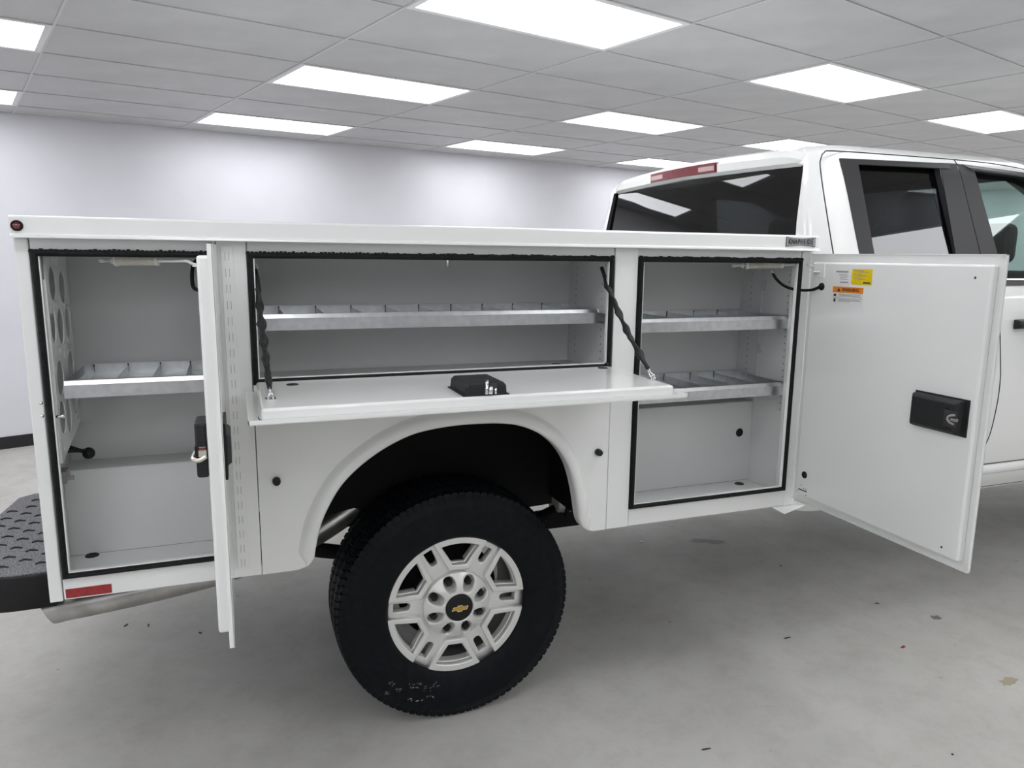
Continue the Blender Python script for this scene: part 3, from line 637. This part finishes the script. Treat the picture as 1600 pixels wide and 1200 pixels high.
# ---- running gear and added light blockers below the body
b = MB(); 
b.box(-.60, .46, .40, .415, .62, 1.12); b.box(-.58, .44, .03, .415, 1.12, 1.135); b.box(-.60, -.585, .03, .415, .66, 1.12); b.box(.445, .46, .03, .415, .66, 1.12)
b.build('wheel_well', 'dark_steel', T)
for y in (.52, 1.40): P('frame_rail', 'dark_steel', -1.1, 4.5, y, y+.07, .60, .76, bevel=.005)
MB().tube([(0, .30, .402), (0, 1.70, .402)], .05, 16).build('axle', 'dark_steel', T)
MB().lathe([(.02*0, -.16), (.10, -.14), (.17, -.05), (.17, .05), (.10, .14), (0, .16)], (0, .99, .402), 'y', 24).build('differential', 'dark_steel', T)
for y in (.46,):
    MB().tube(smooth_path([(-.75, y, .66), (-.4, y, .52), (0, y, .47), (.4, y, .53), (.72, y, .66)], 8), .028, 8).build('leaf_spring', 'dark_steel', T)
MB().tube([(-.36, .47, .60), (-.16, .50, .80)], .018, 12).build('shock_absorber', 'grey_steel', T)
MB().tube([(-.30, .47, .60), (-.13, .52, .82)], .010, 10).build('brake_line', 'grey_steel', T)
P('frame_bracket', 'grey_steel', .113, .135, .448, .456, .766, .786)
MB().tube(smooth_path([(.20, .50, .80), (.26, .48, .765), (.32, .48, .758), (.40, .50, .775)], 6), .020, 12).build('exhaust_bend', 'grey_steel', T)
MB().lathe([(0, -.05), (.045, -.05), (.05, -.04), (.05, .04), (.045, .05), (0, .05)], (.545, .47, .60), 'x', 24).build('air_tank', 'grey_steel', T)
P('tank_band', 'dark_steel', .53, .545, .415, .43, .55, .65); P('hanger', 'dark_steel', .43, .60, .44, .50, .50, .56)
plate('splash_panel', 'grey_steel', T, [[(-.40, .63), (-.25, .72), (-.22, .775), (-.36, .735)]], .004, 'face', .75)
P('underbody_light_block', 'under', -1.12, 3.4, .43, 1.56, .79, .81); P('underbody_light_block', 'under', -1.13, -.60, .032, .43, .672, .678); P('underbody_light_block', 'under', .46, 1.27, .032, .43, .672, .678); P('cab_light_block', 'under', 1.50, 3.4, .08, 1.90, .585, .62, bevel=.01)  # dark plates added to block light and darken the floor beneath
P('spare_wheel_blocker', 'under', -.95, -.35, .62, 1.30, .42, .60, bevel=.09)  # unseen spare, added to help block light under the bed
P('transmission', 'under', 1.9, 3.3, .7, 1.28, .38, .60, bevel=.06)
MB().tube([(.15, .99, .42), (1.9, .99, .50)], .045, 14).build('driveshaft', 'under', T)
P('fuel_tank', 'dark_steel', .75, 1.9, .75, 1.35, .40, .62, bevel=.04)
P('bed_floor', 'paint', XL, XR, .385, 1.595, .98, 1.0); P('cross_sill', 'dark_steel', XL+.02, XR, .45, 1.53, .86, .96)
MB().box(XL, XR, 1.595, 1.98, ZB, 1.642).build('far_side_pack', 'paint', T, .004)
P('tailgate', 'paint', XL, XL+.05, .40, 1.58, 1.0, 1.45, bevel=.006)
P('rear_cross_member', 'dark_steel', -1.13, -1.05, .40, 1.58, .60, .86, bevel=.004)
# exhaust tail pipe
ex = MB(); a = Vector((-1.195, .20, .556)); d = Vector((1, .0, .022)).normalized(); R_ = .042
e1 = Vector((0, 1, 0)); e2 = d.cross(e1).normalized()*-1
pa = [Vector((-1.195, .20, .552)), Vector((-.95, .235, .558)), Vector((-.70, .29, .572)), Vector((-.45, .40, .60)), Vector((-.2, .46, .72))]
ex.tube(smooth_path(pa, 8), .043, 28, caps=False); ex.tube(smooth_path([Vector((-1.194, .20, .552)), pa[1], pa[2]], 6), .040, 28, 1, caps=False)
ex.v = [(x-(z-.552)*.45 if x < -1.15 else x, y, z) for x, y, z in ex.v]
ex.build('exhaust_pipe', ['steel', 'dark_steel'], T)
# rear step bumper
ZPAD = .705
c1, c2, c3 = PZ(57, 771, ZPAD), PZ(30, 778, ZPAD), PZ(0, 804, ZPAD)
bt = [(-1.150, .10), (-1.150, c1[1]), (c1[0]-.004, c1[1]), (c2[0], c2[1]), (c3[0], c3[1]), (-1.46, .60), (-1.46, .30), (-1.44, .20), (-1.39, .135), (-1.32, .105), (-1.24, .098)][::-1]
bump = plate('rear_bumper', 'black', T, [bt], .10, 'flat', ZPAD-.003, .006)
plate('step_pad', 'bumper_top', bump, [[(x, y) for x, y in bt]], .004, 'flat', ZPAD, .001)
far_ = [(max(x, -1.36), 2*YC0-y+.28*max(0, y-.6)) for x, y in bt]
plate('bumper_end', 'black', bump, [far_], .10, 'flat', ZPAD-.003, .006)
MB().box(-1.40, -1.13, c1[1]-.05, 2*YC0-c1[1]+.05, .50, .60).build('bumper_center', 'black', bump, .01)
k_ = 0
for i in range(12):
    for j in range(6):
        x = -1.185-.047*j; y = .165+.072*i+(.036 if j % 2 else 0)
        if y > c1[1]-.03 or (x < -1.36 and y < .22) or (y > c2[1]-.12 and x < c2[0]+.04): continue
        m_ = MB(); m_.tube(smooth_path([(x-.016, y-.004, ZPAD), (x-.004, y+.004, ZPAD+.002), (x+.014, y-.004, ZPAD)], 3), .0032, 6); m_.build('tread_cleat', 'black', bump)
# ------------------------------------------------------------------ the cab
YC = .99
SZ = [.58, .62, .66, .85, 1.1, 1.3, 1.42, 1.465, 1.48, 1.70, 1.93, 1.965, 1.99, 2.006, 2.018, 2.026]
SYv = [.09, .06, .035, .0, -.02, -.02, -.005, .013, .02, .0728, .128, .150, .20, .30, .48, .72]
SXB = [1.36, 1.355, 1.35, 1.35, 1.35, 1.35, 1.35, 1.352, 1.353, 1.37, 1.405, 1.42, 1.45, 1.50, 1.60, 1.75]
SXF = [3.40, 3.45, 3.45, 3.45, 3.45, 3.45, 3.45, 3.42, 3.40, 3.02, 2.62, 2.56, 2.48, 2.40, 2.30, 2.15]
def side_y(z): return float(np.interp(z, SZ, SYv))
def PS(px, py):
    y = .05
    for _ in range(40): q = PY(px, py, y); y = .5*y+.5*side_y(q[2])
    return q
def contour(z, xb, xf, ys, inset=0, rb=.11, rf=.12):
    xb += inset; xf -= inset; ys += inset; pts = []
    r = rb
    for k in range(5): pts.append((xb, YC-(YC-ys-r)*k/4))
    for k in range(1, 8): a = PI/2*k/8; pts.append((xb+r-r*math.cos(a), ys+r-r*math.sin(a)))
    for k in range(15): pts.append((xb+r+(xf-rf-xb-r)*k/14, ys))
    for k in range(1, 6): a = PI/2*k/6; pts.append((xf-rf+rf*math.sin(a), ys+rf-rf*math.cos(a)))
    for k in range(4): pts.append((xf, ys+rf+(YC-ys-rf)*k/3))
    return [(x, y, z) for x, y in pts]+[(x, 2*YC-y, z) for x, y in pts[-2:0:-1]]
def loft(name, inset, zs):
    b = MB(); rows = []
    for z in zs: rows.append(contour(z, np.interp(z, SZ, SXB), np.interp(z, SZ, SXF), side_y(z), inset))
    b.grid(rows, 0, True, True, True, True); return b.build(name, None, None)
zin = [.66, .85, 1.1, 1.3, 1.42, 1.48, 1.70, 1.90, 1.96]
outer = loft('cab_shell', 0, SZ); outer.data.materials.append(M['paint']); outer.data.materials.append(M['interior'])
inner = loft('tmp_inner', .035, zin); inner.data.materials.append(M['paint']); inner.data.materials.append(M['interior'])
for p in inner.data.polygons: p.material_index = 1
cut = MB()
def prism_y(poly): 
    n = len(poly); v = [(x, -.3, z) for x, z in poly]+[(x, 2.3, z) for x, z in poly]
    cut_ = MB(); cut_.add(v, [tuple(range(n)), tuple(range(2*n-1, n-1, -1))]+[(i, i+n, (i+1) % n+n, (i+1) % n) for i in range(n)], 1); return cut_
def prism_x(poly, x0, x1):
    n = len(poly); v = [(x0, y, z) for y, z in poly]+[(x1, y, z) for y, z in poly]
    cut_ = MB(); cut_.add(v, [tuple(range(n)), tuple(range(2*n-1, n-1, -1))]+[(i, i+n, (i+1) % n+n, (i+1) % n) for i in range(n)], 1); return cut_
REAR_WIN = [(1.5545, 1.914), (1.975, 1.921), (2.024, 1.492), (1.604, 1.492)]
FRONT_WIN = [(2.152, 1.921), (2.45, 1.908), (2.70, 1.82), (3.10, 1.50), (3.06, 1.487), (2.268, 1.487)]
RW = [(.235, 1.915), (.30, 1.928), (1.68, 1.928), (1.745, 1.915), (1.79, 1.50), (1.77, 1.48), (.21, 1.48), (.19, 1.50)]
cuts = [prism_y(REAR_WIN), prism_y(FRONT_WIN), prism_x(RW, 1.15, 1.56), prism_x([(.18, 1.50), (1.80, 1.50), (1.66, 1.92), (.32, 1.92)], 2.40, 3.6)]
cobs = [c.build('tmp_cut', ['paint', 'interior']) for c in cuts]
for o in [inner]+cobs:
    md_ = outer.modifiers.new('b', 'BOOLEAN'); md_.operation = 'DIFFERENCE'; md_.solver = 'EXACT'; md_.object = o
bpy.context.view_layer.update(); dg = bpy.context.evaluated_depsgraph_get()
shell = bpy.data.meshes.new_from_object(outer.evaluated_get(dg))
for o in [outer, inner]+cobs: bpy.data.objects.remove(o)
cab = link('cab_shell', shell, T)
while len(shell.materials) > 2: shell.materials.pop()
if hasattr(shell, 'set_sharp_from_angle'): shell.set_sharp_from_angle(angle=math.radians(28))
# glazing: thin panes lying just inside the openings
def pane(name, poly, m, off, par, far=False, thick=.004, tilt=0):
    v = []; n = len(poly)
    for t in (0, thick):
        for x, z in poly:
            y = side_y(z)+off+t+tilt*(z-1.48); v.append((x, 2*YC-y if far else y, z))
    return MB().add(v, [tuple(range(n)), tuple(range(2*n-1, n-1, -1))]+[(i, i+n, (i+1) % n+n, (i+1) % n) for i in range(n)]).build(name, m, par)
def grow(poly, d):
    c = np.mean(np.array(poly), 0); return [tuple(np.array(q)+d*(np.array(q)-c)/np.linalg.norm(np.array(q)-c)) for q in poly]
for far in (False, True):
    pane('rear_door_window', grow(REAR_WIN, .012), 'glass_rear', .006, T, far, tilt=.046); pane('front_door_window', grow(FRONT_WIN, .012), 'glass_front', .008, T, far, tilt=.046)
xg = lambda z: float(np.interp(z, SZ, SXB))
v = [(xg(z)+o_+.008+.017*(z-1.48), y, z) for o_ in (0, .004) for y, z in grow(RW, .012)]; n = len(RW)
MB().add(v, [tuple(range(n)), tuple(range(2*n-1, n-1, -1))]+[(i, i+n, (i+1) % n+n, (i+1) % n) for i in range(n)]).build('rear_window', 'glass_rear', T)
ws = [(.17, 1.49), (1.81, 1.49), (1.67, 1.93), (.31, 1.93)]
v = [(float(np.interp(z, SZ, SXF))+o_-.02, y, z) for o_ in (0, .005) for y, z in ws]; n = 4
MB().add(v, [tuple(range(n)), tuple(range(2*n-1, n-1, -1))]+[(i, i+n, (i+1) % n+n, (i+1) % n) for i in range(n)]).build('windshield', 'glass_front', T)
# dark door-frame trim, hugging the side
def skin(name, poly, m, out=.004, thick=.012, par=None):
    if len(poly) != 4: return pane(name, poly, m, -out, par or T, False, thick)
    tl, tr, br_, bl_ = [np.array(q) for q in poly]; rows = []
    for k in range(13):
        t = k/12; a, c = tl+(bl_-tl)*t, tr+(br_-tr)*t
        rows.append([(a[0], side_y(a[1])-out, a[1]), (c[0], side_y(c[1])-out, c[1]), (c[0], side_y(c[1])-out+thick, c[1]), (a[0], side_y(a[1])-out+thick, a[1])])
    return MB().grid(rows, 0, False, True, True, True).build(name, m, par or T)
skin('window_trim', [(1.4755, 1.931), (1.5545, 1.926), (1.604, 1.482), (1.537, 1.482)], 'trim')
skin('window_trim', [(1.4755, 1.931), (2.03, 1.942), (2.03, 1.921), (1.5545, 1.913), (1.54, 1.913)], 'trim')
skin('pillar_trim', [(1.974, 1.9415), (2.069, 1.9435), (2.167, 1.470), (2.022, 1.470)], 'trim')
skin('pillar_trim', [(2.074, 1.9435), (2.156, 1.938), (2.272, 1.470), (2.172, 1.470)], 'trim')
skin('window_trim', [(2.10, 1.9435), (2.46, 1.926), (2.46, 1.908), (2.15, 1.921)], 'trim')
skin('belt_trim', [(1.61, 1.489), (3.06, 1.489), (3.06, 1.466), (1.61, 1.466)], 'trim')
skin('belt_strip', [(2.27, 1.4935), (3.06, 1.4935), (3.06, 1.4885), (2.27, 1.4885)], 'chrome', .005, .004)
def seam(name, pts, r=.0024, n=6):
    pth = [(q[0], side_y(q[1])-.0002, q[1]) for q in smooth_path([np.array(p) for p in pts], n)]
    return MB().tube(pth, r, 6).build(name, 'ink', T)
seam('door_gap', [(1.415, 1.45), (1.4008, 1.583), (1.386, 1.75), (1.3775, 1.884), (1.384, 1.924), (1.408, 1.948), (1.46, 1.958), (1.7761, 1.9605), (2.071, 1.9605)])
seam('door_gap', [(1.415, 1.45), (1.43, 1.2), (1.44, .90), (1.50, .735), (1.7, .715), (2.3, .715), (3.1, .715)])
seam('door_gap', [(2.071, 1.9605), (2.10, 1.82), (2.17, 1.47), (2.212, 1.33), (2.2452, 1.1746), (2.268, 1.04), (2.2724, .9588), (2.268, .86), (2.25, .78), (2.2, .72)])
seam('door_gap', [(2.071, 1.9605), (2.3, 1.955), (2.52, 1.93), (2.75, 1.85), (3.05, 1.60), (3.18, 1.45), (3.2, 1.2), (3.18, .9), (3.1, .715)])
# rocker, handle
b = MB(); b.grid([[(x, y, z) for y, z in ((.035, .715), (.018, .70), (.022, .675), (.05, .650), (.10, .64), (.12, .715))] for x in (1.37, 3.4)], 0, True, True, True, True); b.build('rocker_panel', 'paint', T)
b = MB(); b.grid([[(x, y-.02, z) for y, z in ((-.002, 1.292), (-.028, 1.297), (-.034, 1.312), (-.028, 1.328), (-.002, 1.332))] for x in (2.292, 2.31, 2.50, 2.52)], 0, True, True, True, True); b.build('door_handle', 'black', T, .004)
# roof spoiler with brake light
def spo(y):
    k = abs(y-YC)/.80; e = max(0, (k-.86)/.14); dx = .05*k*k
    zt = 1.997-.022*k*k-.03*e; 
    return [(1.52, y, 2.010-.03*k*k), (1.42+dx, y, zt+.010), (1.375+dx, y, zt-.002), (1.347+dx+.03*e, y, zt-.030), (1.350+dx+.03*e, y, 1.935-.010*k), (1.372+dx+.02*e, y, 1.924-.012*k), (1.50, y, 1.935-.010*k)]
rows = [spo(YC-.80+1.60*i/32) for i in range(33)]
sp_o = MB().grid(rows, 0, True, True, True, True).build('roof_spoiler', 'paint', T); 
sp_o.data.set_sharp_from_angle(angle=math.radians(24))
def bl(y0, y1, z0f, z1f, x, m, name, par, skew=0):
    b = MB(); rws = []
    for i in range(9):
        y = y0+(y1-y0)*i/8; s = spo(y); zb, zt = s[4][2], s[3][2]
        k = .05*(abs(y-YC)/.80)**2; z0 = zb+(zt-zb)*z0f; z1 = zb+(zt-zb)*z1f
        rws.append([(s[4][0]-x, y, z0), (s[3][0]-x+.001, y+skew, z1), (s[3][0]+.02, y+skew, z1), (s[4][0]+.02, y, z0)])
    return b.grid(rws, 0, False, True, True, True).build(name, m, par)
bo = bl(YC-.275, YC+.275, .0, 1.3, .003, 'lens', 'brake_light', sp_o)
br = bl(YC-.268, YC+.268, .06, 1.15, .006, 'lens', 'brake_lens', sp_o); 
bl(YC-.262, YC-.150, .30, .90, .0075, 'lens_clear', 'cargo_lens', sp_o); bl(YC+.150, YC+.262, .30, .90, .0075, 'lens_clear', 'cargo_lens', sp_o)
# cab seats
def seat(name, x, y0, y1, nh):
    o = MB(); o.box(x, x+.12, y0, y1, .95, 1.52); o.box(x, x+.5, y0, y1, .85, 1.0); so_ = o.build(name, 'interior', T, .03)
    for k in range(nh):
        yc = y0+(y1-y0)*(k+.5)/nh; MB().box(x+.01, x+.10, yc-.12, yc+.12, 1.55, 1.74).build('headrest', 'interior', so_, .04, 3)
seat('rear_bench', 1.62, .2, 1.78, 2); seat('front_seat', 2.72, .22, .75, 1); seat('front_seat', 2.72, 1.23, 1.76, 1)
P('dashboard', 'interior', 3.0, 3.35, .08, 1.9, 1.15, 1.42, bevel=.05)
# front clip: hood, fenders, grille
FX = [3.42, 3.55, 3.9, 4.4, 4.70, 4.80]; FZ = [1.46, 1.46, 1.44, 1.40, 1.36, 1.20]; FY = [-.01, -.015, -.02, -.015, .01, .12]
b = MB(); rows = []
for x, z, y in zip(FX, FZ, FY):
    half = [(x, y+.05, .70), (x, y, .85), (x, y-.005, 1.15), (x, y+.01, z-.12), (x, y+.08, z-.03), (x, y+.30, z), (x, YC, z+.03)]
    rows.append(half+[(q[0], 2*YC-q[1], q[2]) for q in half[-2::-1]])
b.grid(rows, 0, True, True, True, True); fc = b.build('front_clip', 'paint', T)
fc.data.set_sharp_from_angle(angle=math.radians(30))
wc = MB(); wc.lathe([(0, -.3), (.49, -.3), (.49, .42), (0, .42)], (3.90, 0, .46), 'y', 40); wco = wc.build('tmp', None); wco.data.materials.append(M['dark_steel'])
bm_ = fc.modifiers.new('b', 'BOOLEAN'); bm_.operation = 'DIFFERENCE'; bm_.solver = 'EXACT'; bm_.object = wco
bpy.context.view_layer.update(); me = bpy.data.meshes.new_from_object(fc.evaluated_get(bpy.context.evaluated_depsgraph_get()))
bpy.data.objects.remove(fc); bpy.data.objects.remove(wco); fc = link('front_clip', me, T)
P('grille', 'black', 4.76, 4.83, .25, 1.73, .85, 1.20, bevel=.02); P('front_bumper', 'chrome', 4.70, 4.92, .02, 1.96, .55, .80, bevel=.05)
# ------------------------------------------------------------------ marks and litter on the floor
def blob(px, py, rx, ry, rot, n=18, seed=0):
    r = random.Random(seed); c = PFLOOR(px, py); pts = []
    for k in range(n):
        a = 2*PI*k/n; m = .65+.5*r.random(); u, v = rx*m*math.cos(a), ry*m*math.sin(a)
        pts.append((c[0]+u*math.cos(rot)-v*math.sin(rot), c[1]+u*math.sin(rot)+v*math.cos(rot)))
    return pts
FI = None
def stain(m, *a, **k):
    pts = blob(*a, **k); cx_, cy_ = np.mean(pts, 0); me = bpy.data.meshes.new('stain')
    n = len(pts); me.from_pydata([(x, y, .0006) for x, y in pts]+[(x, y, 0) for x, y in pts], [], [tuple(range(n))]+[(i, i+n, (i+1) % n+n, (i+1) % n) for i in range(n)])
    o = link('stain', me, floor, m); bpy.context.view_layer.update(); o.matrix_parent_inverse = Matrix.LocRotScale(Vector((org[0], org[1], 0)), Matrix.Rotation(RROT, 3, 'Z'), None).inverted()
stain('stain', 1105, 846, .11, .035, -.5, seed=1); stain('stain', 1462, 965, .022, .020, .3, seed=2); stain('stain_tan', 1576, 1064, .045, .022, .1, seed=3)
def scrap(name, m, px, py, w_, l_, h_, rot, label, cat):
    c = PFLOOR(px, py); b = MB(); n = 7; r = random.Random(px)
    top = [(w_*(.7+.5*r.random())*math.cos(2*PI*k/n), l_*(.7+.5*r.random())*math.sin(2*PI*k/n)) for k in range(n)]
    v = [(x, y, 0) for x, y in top]+[(x*.8, y*.8, h_*(.6+.6*r.random())) for x, y in top]
    b.add(v, [tuple(range(n))[::-1], tuple(range(n, 2*n))]+[(i, (i+1) % n, (i+1) % n+n, i+n) for i in range(n)])
    o = b.build(name, m); o.location = (c[0], c[1], 0.0002); o.rotation_euler = (0, 0, rot); tag(o, label, cat); return o
scrap('paper_chip', 'white_label', 1002, 847, .016, .009, .004, .2, 'tiny white chip lying on the floor under the truck body', 'debris')
scrap('plastic_bit', 'reflector', 1411, 1011, .014, .006, .004, .2, 'tiny red plastic bit lying on the concrete floor', 'debris')
GL = 'small dark leaf scrap lying on the concrete floor'
for i, (px, py, w_, l_) in enumerate(((1230, 997, .020, .003), (1220, 884, .010, .004), (197, 977, .014, .006), (232, 977, .016, .004), (313, 989, .012, .005), (1370, 943, .012, .004), (1103, 1171, .020, .003), (1488, 1179, .004, .004))):
    tag(scrap('leaf_scrap', 'ink', px, py, w_, l_, .003, .5*i, GL, 'debris'), group='dark scraps on the floor')
